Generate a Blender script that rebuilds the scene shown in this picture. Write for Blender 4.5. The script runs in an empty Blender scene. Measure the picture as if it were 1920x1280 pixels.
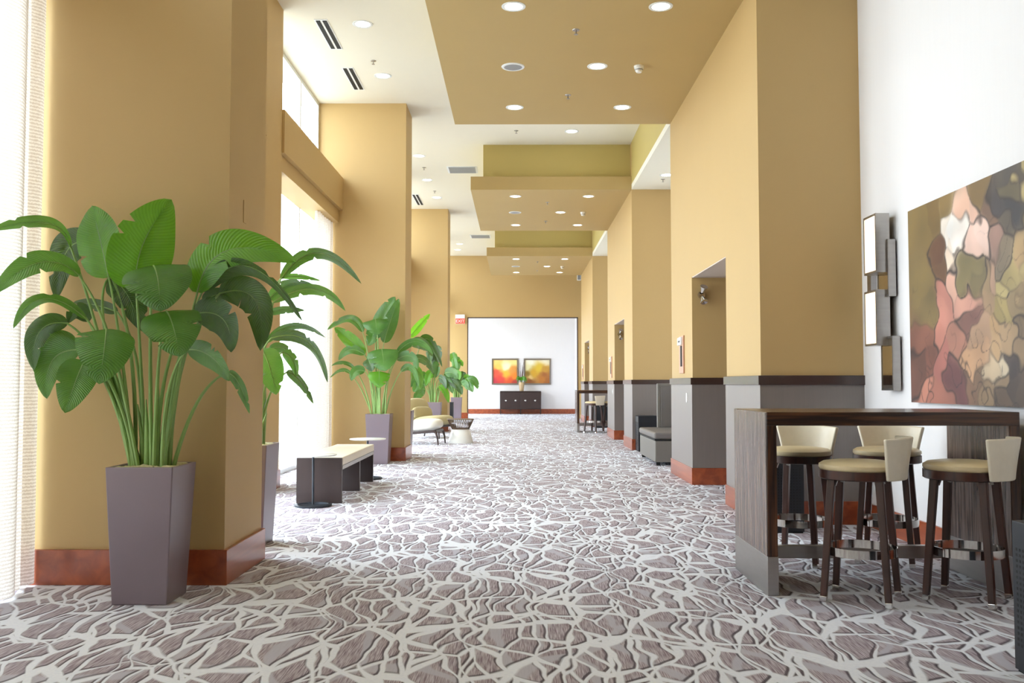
import bpy, bmesh, math, random
import numpy as np
from mathutils import Vector, Matrix, noise
R = math.radians
PI = math.pi
rnd = random.Random(7)
scene = bpy.context.scene
COL = scene.collection

# ------------------------------------------------------------------ camera
F, EYE = 1730.0, 1.237
PITCH, YAW = math.atan(79 / F), math.atan(10 / F)
cam_d = bpy.data.cameras.new('camera')
cam_d.sensor_width = 36.0
cam_d.lens = F / 1920 * 36
cam_d.clip_end = 300
cam = bpy.data.objects.new('camera', cam_d)
COL.objects.link(cam)
cam.location = (0, 0, EYE)
cam.rotation_euler = (PI / 2 + PITCH, 0, YAW)
scene.camera = cam

# ------------------------------------------------------------------ world, daylight, exposure
w = bpy.data.worlds.new('world')
scene.world = w
w.use_nodes = True
bg = w.node_tree.nodes['Background']
bg.inputs['Color'].default_value = (0.89, 0.945, 1.0, 1)
bg.inputs['Strength'].default_value = 7.5
scene.view_settings.view_transform = 'Standard'
scene.view_settings.look = 'None'
scene.view_settings.gamma = 1
scene.view_settings.use_curve_mapping = False
scene.view_settings.exposure = 0.33
scene.cycles.use_denoising = True
scene.cycles.max_bounces = 7
scene.cycles.diffuse_bounces = 4
scene.cycles.use_adaptive_sampling = True
scene.cycles.adaptive_threshold = 0.045
scene.cycles.transparent_max_bounces = 12
scene.cycles.caustics_reflective = False
scene.cycles.caustics_refractive = False
scene.cycles.sample_clamp_indirect = 8

PERIOD = 9.1
XL, XW, XR, XRW = -1.81, -3.26, 2.16, 3.07      # column face, window plane, right wall, recess wall
CEIL, SOF = 5.80, 4.90
END = 32.8

def portal(y0, y1, z0, z1):
    l = bpy.data.lights.new('sky_portal', 'AREA')
    l.shape = 'RECTANGLE'
    l.size, l.size_y = y1 - y0, z1 - z0
    l.cycles.is_portal = True
    o = bpy.data.objects.new('sky_portal', l)
    COL.objects.link(o)
    o.location = (XW - 0.12, (y0 + y1) / 2, (z0 + z1) / 2)
    o.rotation_euler = (PI / 2, 0, -PI / 2)

# ------------------------------------------------------------------ pixel -> place
fw = Vector((-math.sin(YAW) * math.cos(PITCH), math.cos(YAW) * math.cos(PITCH), math.sin(PITCH)))
rt = Vector((math.cos(YAW), math.sin(YAW), 0))
up = rt.cross(fw)
CAM = Vector((0, 0, EYE))
def ray(px, py):
    return fw + rt * ((px - 960) / F) + up * ((640 - py) / F)
def PY(px, py, y):
    d = ray(px, py); return CAM + d * (y / d.y)
def PZ(px, py, z):
    d = ray(px, py); return CAM + d * ((z - EYE) / d.z)
def PX(px, py, x):
    d = ray(px, py); return CAM + d * (x / d.x)

# ------------------------------------------------------------------ materials
def srgb(r, g, b):
    f = lambda c: (c / 255 / 12.92) if c / 255 <= 0.04045 else ((c / 255 + 0.055) / 1.055) ** 2.4
    return (f(r), f(g), f(b), 1)
MATS = {}
def base_mat(name):
    m = bpy.data.materials.new(name); m.use_nodes = True
    nt = m.node_tree
    return m, nt, nt.nodes['Principled BSDF']
def mat(name, col, rough=0.6, metal=0.0, var=0.06, scale=6.0, stretch=(1, 1, 1), bump=0.0, emit=None, spec=0.5, coat=0.0, coat_rough=0.15):
    if name in MATS: return MATS[name]
    m, nt, b = base_mat(name)
    c = srgb(*col)
    tc = nt.nodes.new('ShaderNodeTexCoord')
    mp = nt.nodes.new('ShaderNodeMapping'); mp.inputs['Scale'].default_value = stretch
    nz = nt.nodes.new('ShaderNodeTexNoise'); nz.inputs['Scale'].default_value = scale; nz.inputs['Detail'].default_value = 4
    mx = nt.nodes.new('ShaderNodeMix'); mx.data_type = 'RGBA'
    mx.inputs[6].default_value = tuple(x * (1 - var) for x in c[:3]) + (1,)
    mx.inputs[7].default_value = tuple(min(1, x * (1 + var)) for x in c[:3]) + (1,)
    L = nt.links.new
    L(tc.outputs['Object'], mp.inputs['Vector']); L(mp.outputs[0], nz.inputs['Vector'])
    L(nz.outputs['Fac'], mx.inputs[0]); L(mx.outputs[2], b.inputs['Base Color'])
    b.inputs['Roughness'].default_value = rough
    b.inputs['Metallic'].default_value = metal
    b.inputs['Specular IOR Level'].default_value = spec
    b.inputs['Coat Weight'].default_value = coat
    b.inputs['Coat Roughness'].default_value = coat_rough
    if bump:
        bp = nt.nodes.new('ShaderNodeBump'); bp.inputs['Strength'].default_value = bump; bp.inputs['Distance'].default_value = 0.01
        L(nz.outputs['Fac'], bp.inputs['Height']); L(bp.outputs[0], b.inputs['Normal'])
    if emit:
        b.inputs['Emission Color'].default_value = srgb(*emit[0]); b.inputs['Emission Strength'].default_value = emit[1]
    MATS[name] = m
    return m
def wood(name, dark, light, rough=0.35, axis='Z', scale=14.0, contrast=(0.35, 0.7), coat=0.2):
    if name in MATS: return MATS[name]
    m, nt, b = base_mat(name)
    L = nt.links.new
    tc = nt.nodes.new('ShaderNodeTexCoord'); mp = nt.nodes.new('ShaderNodeMapping')
    st = {'X': (0.05, 1, 1), 'Y': (1, 0.05, 1), 'Z': (1, 1, 0.05)}[axis]
    mp.inputs['Scale'].default_value = st
    nz = nt.nodes.new('ShaderNodeTexNoise'); nz.inputs['Scale'].default_value = scale; nz.inputs['Detail'].default_value = 6
    nz.inputs['Distortion'].default_value = 0.6
    cr = nt.nodes.new('ShaderNodeValToRGB')
    cr.color_ramp.elements[0].position = contrast[0]; cr.color_ramp.elements[0].color = srgb(*dark)
    cr.color_ramp.elements[1].position = contrast[1]; cr.color_ramp.elements[1].color = srgb(*light)
    L(tc.outputs['Object'], mp.inputs['Vector']); L(mp.outputs[0], nz.inputs['Vector'])
    L(nz.outputs['Fac'], cr.inputs[0]); L(cr.outputs[0], b.inputs['Base Color'])
    b.inputs['Roughness'].default_value = rough
    b.inputs['Coat Weight'].default_value = coat; b.inputs['Coat Roughness'].default_value = 0.2
    MATS[name] = m
    return m

M_TAN = mat('tan_paint', (194, 163, 109), 0.55, var=0.02, scale=2)
M_OLIVE = mat('olive_paint', (190, 170, 102), 0.6, var=0.02, scale=2)
M_SOF = mat('soffit_paint', (184, 157, 102), 0.6, var=0.02, scale=2)
M_WHITE = mat('white_wall_covering', (238, 235, 236), 0.6, var=0.015, scale=40, stretch=(1, 1, 0.05))
M_CEIL = mat('cream_ceiling_paint', (232, 227, 211), 0.7, var=0.01)
M_PINK = mat('alcove_soffit_paint', (222, 208, 196), 0.7, var=0.01)
M_WAIN = mat('grey_vinyl_wainscot', (117, 107, 103), 0.5, var=0.08, scale=60, stretch=(1, 1, 0.03), spec=0.8, coat=0.8, coat_rough=0.42)
M_CAP = mat('dark_wood_cap', (62, 44, 40), 0.22, var=0.1, scale=12, stretch=(0.1, 0.1, 1), spec=0.7)
M_CHERRY = wood('cherry_baseboard', (136, 58, 26), (176, 86, 42), 0.38, 'Y', 10, coat=0.7)
M_FRAME = mat('white_window_frame', (232, 236, 238), 0.4, var=0.01)
M_DKMETAL = mat('black_perforated_metal', (38, 40, 46), 0.45, 0.3, var=0.05)
M_STEEL = mat('brushed_steel', (168, 164, 160), 0.3, 1.0, var=0.12, scale=5, stretch=(1, 1, 8))
M_CHROME = mat('polished_chrome', (215, 213, 210), 0.1, 1.0, var=0.02)
M_PLANTER = mat('plum_grey_planter', (130, 116, 124), 0.32, 0.2, var=0.05, scale=3)
M_MOSS = mat('dry_moss', (206, 198, 156), 0.9, var=0.4, scale=60, bump=0.6)
M_LEG = wood('dark_walnut_legs', (50, 25, 18), (82, 44, 32), 0.42, 'Z', 20)
M_CREAM = mat('cream_leather', (232, 222, 202), 0.38, var=0.05, scale=30, bump=0.08)
M_GOLD = mat('champagne_leather', (228, 209, 168), 0.33, var=0.05, scale=30, bump=0.08)
M_EBONY = wood('macassar_ebony', (34, 20, 16), (112, 72, 46), 0.3, 'Z', 34, (0.4, 0.72))
M_EBONYX = wood('macassar_ebony_lengthwise', (34, 20, 16), (112, 72, 46), 0.3, 'X', 34, (0.4, 0.72))
M_EBONY_SHEEN = wood('ebony_sheen', (52, 38, 34), (134, 112, 102), 0.26, 'Z', 46, (0.34, 0.68))  # lighter grey-brown ebony, grazing reflection painted into the colour
M_BLACKWOOD = mat('espresso_wood', (58, 44, 42), 0.35, var=0.15, scale=20, stretch=(1, 1, 0.1))
M_OFFWHITE = mat('offwhite_upholstery', (236, 233, 222), 0.75, var=0.03, scale=30, bump=0.05)
M_OLIVEUP = mat('olive_linen_upholstery', (190, 178, 136), 0.8, var=0.05, scale=60, bump=0.05)
M_GREYUP = mat('grey_velvet', (112, 106, 103), 0.5, var=0.1, scale=8)
M_GREYSIDE = mat('grey_leather', (116, 111, 105), 0.45, var=0.05, scale=20)
M_GUN = mat('gunmetal', (62, 66, 72), 0.4, 0.6, var=0.05)
M_LAC = mat('white_lacquer', (240, 240, 236), 0.25, var=0.01)
M_GRILLE = mat('grey_grille', (150, 152, 156), 0.5, var=0.02)
M_BLACK = mat('black_slot', (16, 16, 18), 0.7, var=0.02)
M_LAMP = mat('lamp_lens', (255, 244, 224), 0.4, emit=((255, 240, 214), 16.0))
M_SCONCE = mat('sconce_glass', (255, 236, 214), 0.4, emit=((255, 222, 186), 1.1))
M_MIRROR = mat('mirror_glass', (225, 222, 216), 0.03, 1.0, var=0.0)
M_RED = mat('exit_red', (225, 60, 45), 0.4, emit=((235, 70, 50), 0.7))
M_SIGNPINK = mat('copper_sign_plate', (206, 160, 136), 0.35, 0.4, var=0.05)
M_STEM = mat('plant_stem', (134, 168, 92), 0.45, var=0.25, scale=4)
M_PAVE = mat('outdoor_paving', (214, 212, 206), 0.9, var=0.06, scale=3)
M_VASE = mat('tan_ceramic', (196, 168, 128), 0.4, var=0.1)
M_WICKER = mat('brown_wicker', (112, 92, 74), 0.6, var=0.2, scale=40)

def leaf_mat(name, c1, c2, trans):
    m, nt, b = base_mat(name)
    L = nt.links.new
    uv = nt.nodes.new('ShaderNodeUVMap'); uv.uv_map = 'UVMap'
    sp = nt.nodes.new('ShaderNodeSeparateXYZ'); L(uv.outputs[0], sp.inputs[0])
    ab = nt.nodes.new('ShaderNodeMath'); ab.operation = 'ABSOLUTE'; L(sp.outputs[1], ab.inputs[0])
    ml = nt.nodes.new('ShaderNodeMath'); ml.operation = 'MULTIPLY_ADD'; L(ab.outputs[0], ml.inputs[0]); ml.inputs[1].default_value = -0.16; L(sp.outputs[0], ml.inputs[2])
    m2 = nt.nodes.new('ShaderNodeMath'); m2.operation = 'MULTIPLY'; L(ml.outputs[0], m2.inputs[0]); m2.inputs[1].default_value = 190
    sn = nt.nodes.new('ShaderNodeMath'); sn.operation = 'SINE'; L(m2.outputs[0], sn.inputs[0])
    tc = nt.nodes.new('ShaderNodeTexCoord')
    nz = nt.nodes.new('ShaderNodeTexNoise'); nz.inputs['Scale'].default_value = 5; nz.inputs['Detail'].default_value = 3; L(tc.outputs['Object'], nz.inputs['Vector'])
    ad = nt.nodes.new('ShaderNodeMath'); ad.operation = 'MULTIPLY_ADD'; L(sn.outputs[0], ad.inputs[0]); ad.inputs[1].default_value = 0.13; L(nz.outputs['Fac'], ad.inputs[2])
    mr = nt.nodes.new('ShaderNodeMapRange'); mr.inputs[1].default_value = 0.25; mr.inputs[2].default_value = 0.75; L(ad.outputs[0], mr.inputs[0])
    mx = nt.nodes.new('ShaderNodeMix'); mx.data_type = 'RGBA'; mx.inputs[6].default_value = srgb(*c1); mx.inputs[7].default_value = srgb(*c2)
    L(mr.outputs[0], mx.inputs[0]); L(mx.outputs[2], b.inputs['Base Color'])
    b.inputs['Roughness'].default_value = 0.24; b.inputs['Specular IOR Level'].default_value = 0.7; b.inputs['Coat Weight'].default_value = 0.35; b.inputs['Coat Roughness'].default_value = 0.12
    bp = nt.nodes.new('ShaderNodeBump'); bp.inputs['Strength'].default_value = 0.35; bp.inputs['Distance'].default_value = 0.004
    L(sn.outputs[0], bp.inputs['Height']); L(bp.outputs[0], b.inputs['Normal'])
    tr = nt.nodes.new('ShaderNodeBsdfTranslucent')
    tr.inputs['Color'].default_value = srgb(min(255, c2[0] + 40), min(255, c2[1] + 50), c2[2])
    ms = nt.nodes.new('ShaderNodeMixShader'); ms.inputs[0].default_value = trans
    L(b.outputs[0], ms.inputs[1]); L(tr.outputs[0], ms.inputs[2]); L(ms.outputs[0], nt.nodes['Material Output'].inputs['Surface'])
    return m
LEAF = {'b': leaf_mat('young_leaf', (66, 130, 28), (104, 168, 44), 0.35),
        'm': leaf_mat('mature_leaf', (48, 96, 38), (92, 144, 64), 0.26),
        'd': leaf_mat('old_leaf', (38, 70, 32), (68, 106, 48), 0.2)}

def curtain_mat():
    m, nt, b = base_mat('sheer_curtain')
    L = nt.links.new
    tc = nt.nodes.new('ShaderNodeTexCoord')
    wv = nt.nodes.new('ShaderNodeTexWave'); wv.bands_direction = 'Z'; wv.inputs['Scale'].default_value = 15; wv.inputs['Distortion'].default_value = 3
    wv.inputs['Detail Scale'].default_value = 6
    L(tc.outputs['Object'], wv.inputs['Vector'])
    mx = nt.nodes.new('ShaderNodeMix'); mx.data_type = 'RGBA'
    mx.inputs[6].default_value = srgb(206, 194, 182); mx.inputs[7].default_value = srgb(238, 232, 225)
    L(wv.outputs['Fac'], mx.inputs[0]); L(mx.outputs[2], b.inputs['Base Color']); b.inputs['Roughness'].default_value = 0.9
    tl = nt.nodes.new('ShaderNodeBsdfTranslucent'); L(mx.outputs[2], tl.inputs['Color'])
    tp = nt.nodes.new('ShaderNodeBsdfTransparent')
    a = nt.nodes.new('ShaderNodeMixShader'); a.inputs[0].default_value = 0.33
    L(b.outputs[0], a.inputs[1]); L(tl.outputs[0], a.inputs[2])
    c = nt.nodes.new('ShaderNodeMixShader')
    mr = nt.nodes.new('ShaderNodeMapRange'); mr.inputs[3].default_value = 0.05; mr.inputs[4].default_value = 0.01
    L(wv.outputs['Fac'], mr.inputs[0]); L(mr.outputs[0], c.inputs[0])
    L(a.outputs[0], c.inputs[1]); L(tp.outputs[0], c.inputs[2]); L(c.outputs[0], nt.nodes['Material Output'].inputs['Surface'])
    return m
M_CURT = curtain_mat()
def glass_mat():
    m, nt, b = base_mat('window_glass')
    L = nt.links.new
    tp = nt.nodes.new('ShaderNodeBsdfTransparent'); tp.inputs['Color'].default_value = (0.93, 0.96, 0.97, 1)
    gl = nt.nodes.new('ShaderNodeBsdfGlossy'); gl.inputs['Roughness'].default_value = 0.02
    lw = nt.nodes.new('ShaderNodeLayerWeight'); lw.inputs['Blend'].default_value = 0.5
    pw = nt.nodes.new('ShaderNodeMath'); pw.operation = 'POWER'; L(lw.outputs['Facing'], pw.inputs[0]); pw.inputs[1].default_value = 5
    fr = nt.nodes.new('ShaderNodeMath'); fr.operation = 'MULTIPLY_ADD'; L(pw.outputs[0], fr.inputs[0]); fr.inputs[1].default_value = 0.6; fr.inputs[2].default_value = 0.03
    ms = nt.nodes.new('ShaderNodeMixShader')
    L(fr.outputs[0], ms.inputs[0]); L(tp.outputs[0], ms.inputs[1]); L(gl.outputs[0], ms.inputs[2])
    L(ms.outputs[0], nt.nodes['Material Output'].inputs['Surface'])
    return m
M_GLASS = glass_mat()
def attr_mat(name, rough=0.5):
    m, nt, b = base_mat(name)
    a = nt.nodes.new('ShaderNodeAttribute'); a.attribute_name = 'Col'
    nt.links.new(a.outputs['Color'], b.inputs['Base Color']); b.inputs['Roughness'].default_value = rough
    return m

def carpet_mat():
    g = bpy.data.node_groups.new('carpet_lines', 'ShaderNodeTree')
    g.interface.new_socket('Vector', in_out='INPUT', socket_type='NodeSocketVector')
    g.interface.new_socket('Main', in_out='OUTPUT', socket_type='NodeSocketFloat')
    g.interface.new_socket('Second', in_out='OUTPUT', socket_type='NodeSocketFloat')
    N, L = g.nodes.new, g.links.new
    gi, go = N('NodeGroupInput'), N('NodeGroupOutput')
    nz = N('ShaderNodeTexNoise'); nz.inputs['Scale'].default_value = 1.5; nz.inputs['Detail'].default_value = 2
    L(gi.outputs[0], nz.inputs['Vector'])
    sb = N('ShaderNodeVectorMath'); sb.operation = 'SUBTRACT'; L(nz.outputs['Color'], sb.inputs[0]); sb.inputs[1].default_value = (0.5, 0.5, 0.5)
    sc = N('ShaderNodeVectorMath'); sc.operation = 'SCALE'; L(sb.outputs[0], sc.inputs[0]); sc.inputs['Scale'].default_value = 0.34
    ad = N('ShaderNodeVectorMath'); ad.operation = 'ADD'; L(gi.outputs[0], ad.inputs[0]); L(sc.outputs[0], ad.inputs[1])
    wn = N('ShaderNodeTexNoise'); wn.inputs['Scale'].default_value = 2.6; L(gi.outputs[0], wn.inputs['Vector'])
    def layer(rot, stretch, scale, lo, hi, soft):
        mp = N('ShaderNodeMapping'); mp.inputs['Rotation'].default_value = (0, 0, R(rot)); mp.inputs['Scale'].default_value = stretch + (1,)
        L(ad.outputs[0], mp.inputs['Vector'])
        v = N('ShaderNodeTexVoronoi'); v.voronoi_dimensions = '2D'; v.feature = 'DISTANCE_TO_EDGE'; v.inputs['Scale'].default_value = scale
        L(mp.outputs[0], v.inputs['Vector'])
        wd = N('ShaderNodeMapRange'); L(wn.outputs['Fac'], wd.inputs[0]); wd.inputs[1].default_value = 0.3; wd.inputs[2].default_value = 0.7
        wd.inputs[3].default_value = lo; wd.inputs[4].default_value = hi
        df = N('ShaderNodeMath'); df.operation = 'SUBTRACT'; L(wd.outputs[0], df.inputs[0]); L(v.outputs['Distance'], df.inputs[1])
        mr = N('ShaderNodeMapRange'); L(df.outputs[0], mr.inputs[0]); mr.inputs[1].default_value = -soft; mr.inputs[2].default_value = soft
        return mr.outputs[0]
    def mx(a, b):
        m = N('ShaderNodeMath'); m.operation = 'MAXIMUM'; L(a, m.inputs[0]); L(b, m.inputs[1]); return m.outputs[0]
    a = layer(24, (1.0, 0.33), 5.2, 0.015, 0.10, 0.016)
    b = layer(-58, (1.0, 0.28), 4.7, 0.01, 0.085, 0.016)
    c = layer(84, (1.0, 0.5), 3.3, 0.008, 0.06, 0.012)
    d = layer(5, (1.0, 0.45), 2.4, 0.03, 0.075, 0.012)
    L(mx(mx(a, b), c), go.inputs[0]); L(d, go.inputs[1])
    m, nt, bs = base_mat('patterned_carpet')
    N, L = nt.nodes.new, nt.links.new
    tc = N('ShaderNodeTexCoord')
    g1 = N('ShaderNodeGroup'); g1.node_tree = g; L(tc.outputs['Object'], g1.inputs[0])
    of = N('ShaderNodeVectorMath'); of.operation = 'ADD'; L(tc.outputs['Object'], of.inputs[0]); of.inputs[1].default_value = (0.011, -0.016, 0)
    g2 = N('ShaderNodeGroup'); g2.node_tree = g; L(of.outputs[0], g2.inputs[0])
    mp = N('ShaderNodeMapping'); mp.inputs['Scale'].default_value = (130, 5, 1); L(tc.outputs['Object'], mp.inputs['Vector'])
    hz = N('ShaderNodeTexNoise'); hz.inputs['Scale'].default_value = 1.6; hz.inputs['Detail'].default_value = 2; L(mp.outputs[0], hz.inputs['Vector'])
    cr = N('ShaderNodeValToRGB')
    cr.color_ramp.elements[0].position = 0.36; cr.color_ramp.elements[0].color = srgb(138, 122, 132)
    cr.color_ramp.elements[1].position = 0.66; cr.color_ramp.elements[1].color = srgb(204, 197, 206)
    L(hz.outputs['Fac'], cr.inputs[0])
    def mix(fac, c1, c2, k=1.0):
        x = N('ShaderNodeMix'); x.data_type = 'RGBA'
        mu = N('ShaderNodeMath'); mu.operation = 'MULTIPLY'; L(fac, mu.inputs[0]); mu.inputs[1].default_value = k
        L(mu.outputs[0], x.inputs[0])
        if isinstance(c1, tuple): x.inputs[6].default_value = c1
        else: L(c1, x.inputs[6])
        if isinstance(c2, tuple): x.inputs[7].default_value = c2
        else: L(c2, x.inputs[7])
        return x.outputs[2]
    t = mix(g1.outputs[1], cr.outputs[0], srgb(192, 190, 202), 0.9)
    t = mix(g2.outputs[0], t, srgb(78, 70, 78), 0.85)
    fz = N('ShaderNodeTexNoise'); fz.inputs['Scale'].default_value = 60; L(tc.outputs['Object'], fz.inputs['Vector'])
    lc = mix(fz.outputs['Fac'], srgb(226, 230, 244), srgb(246, 249, 255))
    t = mix(g1.outputs[0], t, lc)
    L(t, bs.inputs['Base Color'])
    bs.inputs['Roughness'].default_value = 0.95
    bs.inputs['Specular IOR Level'].default_value = 0.15
    bp = N('ShaderNodeBump'); bp.inputs['Strength'].default_value = 0.3; bp.inputs['Distance'].default_value = 0.006
    L(g1.outputs[0], bp.inputs['Height']); L(bp.outputs[0], bs.inputs['Normal'])
    return m
M_CARPET = carpet_mat()

# ------------------------------------------------------------------ mesh helpers
class MB:
    def __init__(s): s.v, s.f, s.sm = [], [], []
    def add(s, vs, fs, smooth=False):
        o = len(s.v); s.v += [tuple(v) for v in vs]
        s.f += [tuple(i + o for i in f) for f in fs]; s.sm += [smooth] * len(fs); return s
    def box(s, x0, x1, y0, y1, z0, z1):
        vs = [(x, y, z) for z in (z0, z1) for y in (y0, y1) for x in (x0, x1)]
        return s.add(vs, [(0, 2, 3, 1), (4, 5, 7, 6), (0, 1, 5, 4), (2, 6, 7, 3), (0, 4, 6, 2), (1, 3, 7, 5)])
    def frustum(s, cx, cy, z0, z1, a0, a1, b0=None, b1=None):
        b0 = b0 or a0; b1 = b1 or a1
        vs = [(cx + x * a / 2, cy + y * b / 2, z) for (z, a, b) in ((z0, a0, b0), (z1, a1, b1)) for y in (-1, 1) for x in (-1, 1)]
        return s.add(vs, [(0, 2, 3, 1), (4, 5, 7, 6), (0, 1, 5, 4), (2, 6, 7, 3), (0, 4, 6, 2), (1, 3, 7, 5)])
    def bar(s, p, q, w0, w1=None, d0=None, d1=None):
        w1 = w1 or w0; d0 = d0 or w0; d1 = d1 or w1
        p, q = Vector(p), Vector(q); t = (q - p).normalized()
        a = t.cross(Vector((0, 0, 1)) if abs(t.z) < 0.9 else Vector((0, 1, 0))).normalized(); b = t.cross(a)
        vs = [c + a * (x * wd / 2) + b * (y * dd / 2) for (c, wd, dd) in ((p, w0, d0), (q, w1, d1)) for (x, y) in ((-1, -1), (1, -1), (1, 1), (-1, 1))]
        return s.add(vs, [(3, 2, 1, 0), (4, 5, 6, 7)] + [(i, (i + 1) % 4, 4 + (i + 1) % 4, 4 + i) for i in range(4)])
    def lathe(s, prof, n=32, c=(0, 0), smooth=True, cap=True):
        vs, fs = [], []
        for r, z in prof:
            vs += [(c[0] + r * math.cos(2 * PI * i / n), c[1] + r * math.sin(2 * PI * i / n), z) for i in range(n)]
        for k in range(len(prof) - 1):
            for i in range(n):
                j = (i + 1) % n; fs.append((k * n + i, k * n + j, (k + 1) * n + j, (k + 1) * n + i))
        s.add(vs, fs, smooth)
        if cap:
            o = len(s.v) - len(vs)
            s.f += [tuple(o + i for i in range(n - 1, -1, -1)), tuple(o + (len(prof) - 1) * n + i for i in range(n))]; s.sm += [False, False]
        return s
    def ring(s, prof, n=40, c=(0, 0)):
        return s.lathe(prof + [prof[0]], n, c, True, False)
    def tube(s, pts, rs, n=8):
        pts = [Vector(p) for p in pts]; vs, fs = [], []
        a = None
        for i, p in enumerate(pts):
            t = (pts[min(i + 1, len(pts) - 1)] - pts[max(i - 1, 0)]).normalized()
            if a is None: a = t.cross(Vector((0, 1, 0.01))).normalized()
            a = (a - t * a.dot(t)).normalized(); b = t.cross(a)
            r = rs[i] if hasattr(rs, '__len__') else rs
            vs += [p + a * (r * math.cos(2 * PI * k / n)) + b * (r * math.sin(2 * PI * k / n)) for k in range(n)]
        for i in range(len(pts) - 1):
            for k in range(n):
                j = (k + 1) % n; fs.append((i * n + k, i * n + j, (i + 1) * n + j, (i + 1) * n + k))
        fs += [tuple(range(n - 1, -1, -1)), tuple((len(pts) - 1) * n + k for k in range(n))]
        return s.add(vs, fs, True)
    def mesh(s, name):
        me = bpy.data.meshes.new(name); me.from_pydata(s.v, [], s.f)
        me.polygons.foreach_set('use_smooth', s.sm); me.update()
        bm = bmesh.new(); bm.from_mesh(me); bmesh.ops.recalc_face_normals(bm, faces=bm.faces); bm.to_mesh(me); bm.free()
        if any(s.sm): me.set_sharp_from_angle(angle=R(48))
        return me
    def build(s, name, m, parent=None, bevel=0.0, seg=2, loc=None, label=None):
        me = s.mesh(name); me.materials.append(m)
        return link(name, me, parent, bevel, seg, loc, label)
def link(name, me, parent=None, bevel=0.0, seg=2, loc=None, label=None):
    o = bpy.data.objects.new(name, me); COL.objects.link(o)
    if parent: o.parent = parent
    if loc: o.location = loc
    if bevel:
        b = o.modifiers.new('bevel', 'BEVEL'); b.width = bevel; b.segments = seg; b.limit_method = 'ANGLE'
    if label: o['label'] = label
    return o
def BOX(*a): return MB().box(*a)
def tag(o, label, cat=None, group=None, kind=None):
    o['label'] = label
    if cat: o['category'] = cat
    if group: o['group'] = group
    if kind: o['kind'] = kind
    return o
def thing(name, label, cat, loc=(0, 0, 0), rz=0, group=None, kind=None):
    o = bpy.data.objects.new(name, None); COL.objects.link(o)
    o.empty_display_size = 0.1
    o.location = loc; o.rotation_euler = (0, 0, rz)
    return tag(o, label, cat, group, kind)
def struct(o, label):
    o['kind'] = 'structure'; o['label'] = label; return o
def copy_tree(o, parent=None):
    c = o.copy(); COL.objects.link(c); c.parent = parent
    for ch in list(o.children): copy_tree(ch, c)
    return c

# ------------------------------------------------------------------ the setting
Y0 = -12.5            # the hall goes on behind the photographer
struct(BOX(XW - 0.2, XRW + 0.2, Y0 - 0.2, 40, -0.1, 0).build('floor', M_CARPET), 'carpet of pale tangled lines over taupe cells along the hall')
struct(BOX(-60, XW - 0.2, -60, 90, -0.25, -0.12).build('ground', M_PAVE), 'pale paving outside the windows')
struct(BOX(XW - 0.3, XRW + 0.3, Y0 - 0.2, 40, CEIL, CEIL + 0.15).build('ceiling', M_CEIL), 'high cream ceiling above the hall')
struct(BOX(XRW, XRW + 0.2, Y0 - 0.2, 40, 0, CEIL).build('wall_right', M_WHITE), 'white wall at the back of the right-hand bays')
struct(BOX(XW - 0.3, XRW + 0.2, Y0 - 0.2, Y0, 0, CEIL).build('wall_rear', M_TAN), 'tan wall behind the camera')
for k in range(-2, 3):
    y0, y1 = 12.9 + PERIOD * (k - 1), 17.3 + PERIOD * (k - 1)
    BAY = ['rearmost', 'rear', 'nearest', 'second', 'third'][k + 2]
    # baseboard on the white recess wall
    o = BOX(XRW - 0.022, XRW, y0, y1, 0, 0.2).build('baseboard_right', M_CHERRY, None, 0.003); struct(o, f'cherry wood baseboard on the white wall of the {BAY} right-hand bay')
    # lowered recess ceiling and the bulkhead above
    o = BOX(XR, XRW, y0, y1, SOF, SOF + 0.1).build('ceiling_recess', M_CEIL); struct(o, f'white lowered ceiling over the {BAY} right-hand bay')
    o = BOX(XR, XR + 0.12, y0, y1, SOF + 0.1, CEIL).build('wall_bulkhead', M_OLIVE); struct(o, f'pale yellow bulkhead above the {BAY} right-hand bay')
o = BOX(XRW - 0.7, XRW, END, 38, 0, CEIL).build('wall_far_right', M_WHITE); struct(o, 'white side wall beyond the end opening')

def wall_block(y0, word, far=None):
    y1 = y0 + 4.7; a0, a1, ah = y0 + 1.33, y0 + 3.19, 2.545
    root = thing('wall_block', f'{word} tan wall block with grey wainscot and door alcove', 'wall', (XR, y0, 0), kind='structure')
    D = XRW - XR + 0.05
    q = lambda *b: (b[0] - XR, b[1] - XR, b[2] - y0, b[3] - y0, b[4], b[5])
    X2 = XRW + 0.05
    BOX(*q(XR, X2, y0, a0, 0, CEIL)).build('pier', M_TAN, root)
    BOX(*q(XR, X2, a1, y1, 0, CEIL)).build('pier', M_TAN, root)
    BOX(*q(XR, X2, a0, a1, ah + 0.01, CEIL)).build('header', M_TAN, root)
    BOX(*q(XR + 0.004, X2, a0, a1, ah, ah + 0.012)).build('alcove_soffit', M_PINK, root)
    dr = BOX(*q(XR + 0.8, XR + 0.85, a0, a1, 0, ah)).build('door', M_EBONY_SHEEN, root)
    MB().bar((XR + 0.75 - XR, a0 + 0.3 - y0, 0.9), (XR + 0.75 - XR, a0 + 0.3 - y0, 1.3), 0.02).build('handle', M_STEEL, dr)
    t, cpr, bs = 0.012, 0.03, 0.024
    for (p0, p1) in ((y0, a0), (a1, y1)):
        wn = BOX(*q(XR - t, X2, p0 - t, p1 + t, 0.2, 1.23)).build('wainscot_panel', M_WAIN, root)
        BOX(*q(XR - cpr, X2, p0 - cpr, p1 + cpr, 1.225, 1.31)).build('wainscot_cap', M_CAP, root, 0.004)
        BOX(*q(XR - bs, X2, p0 - bs, p1 + bs, 0, 0.205)).build('baseboard', M_CHERRY, root, 0.003)
    return root
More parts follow.
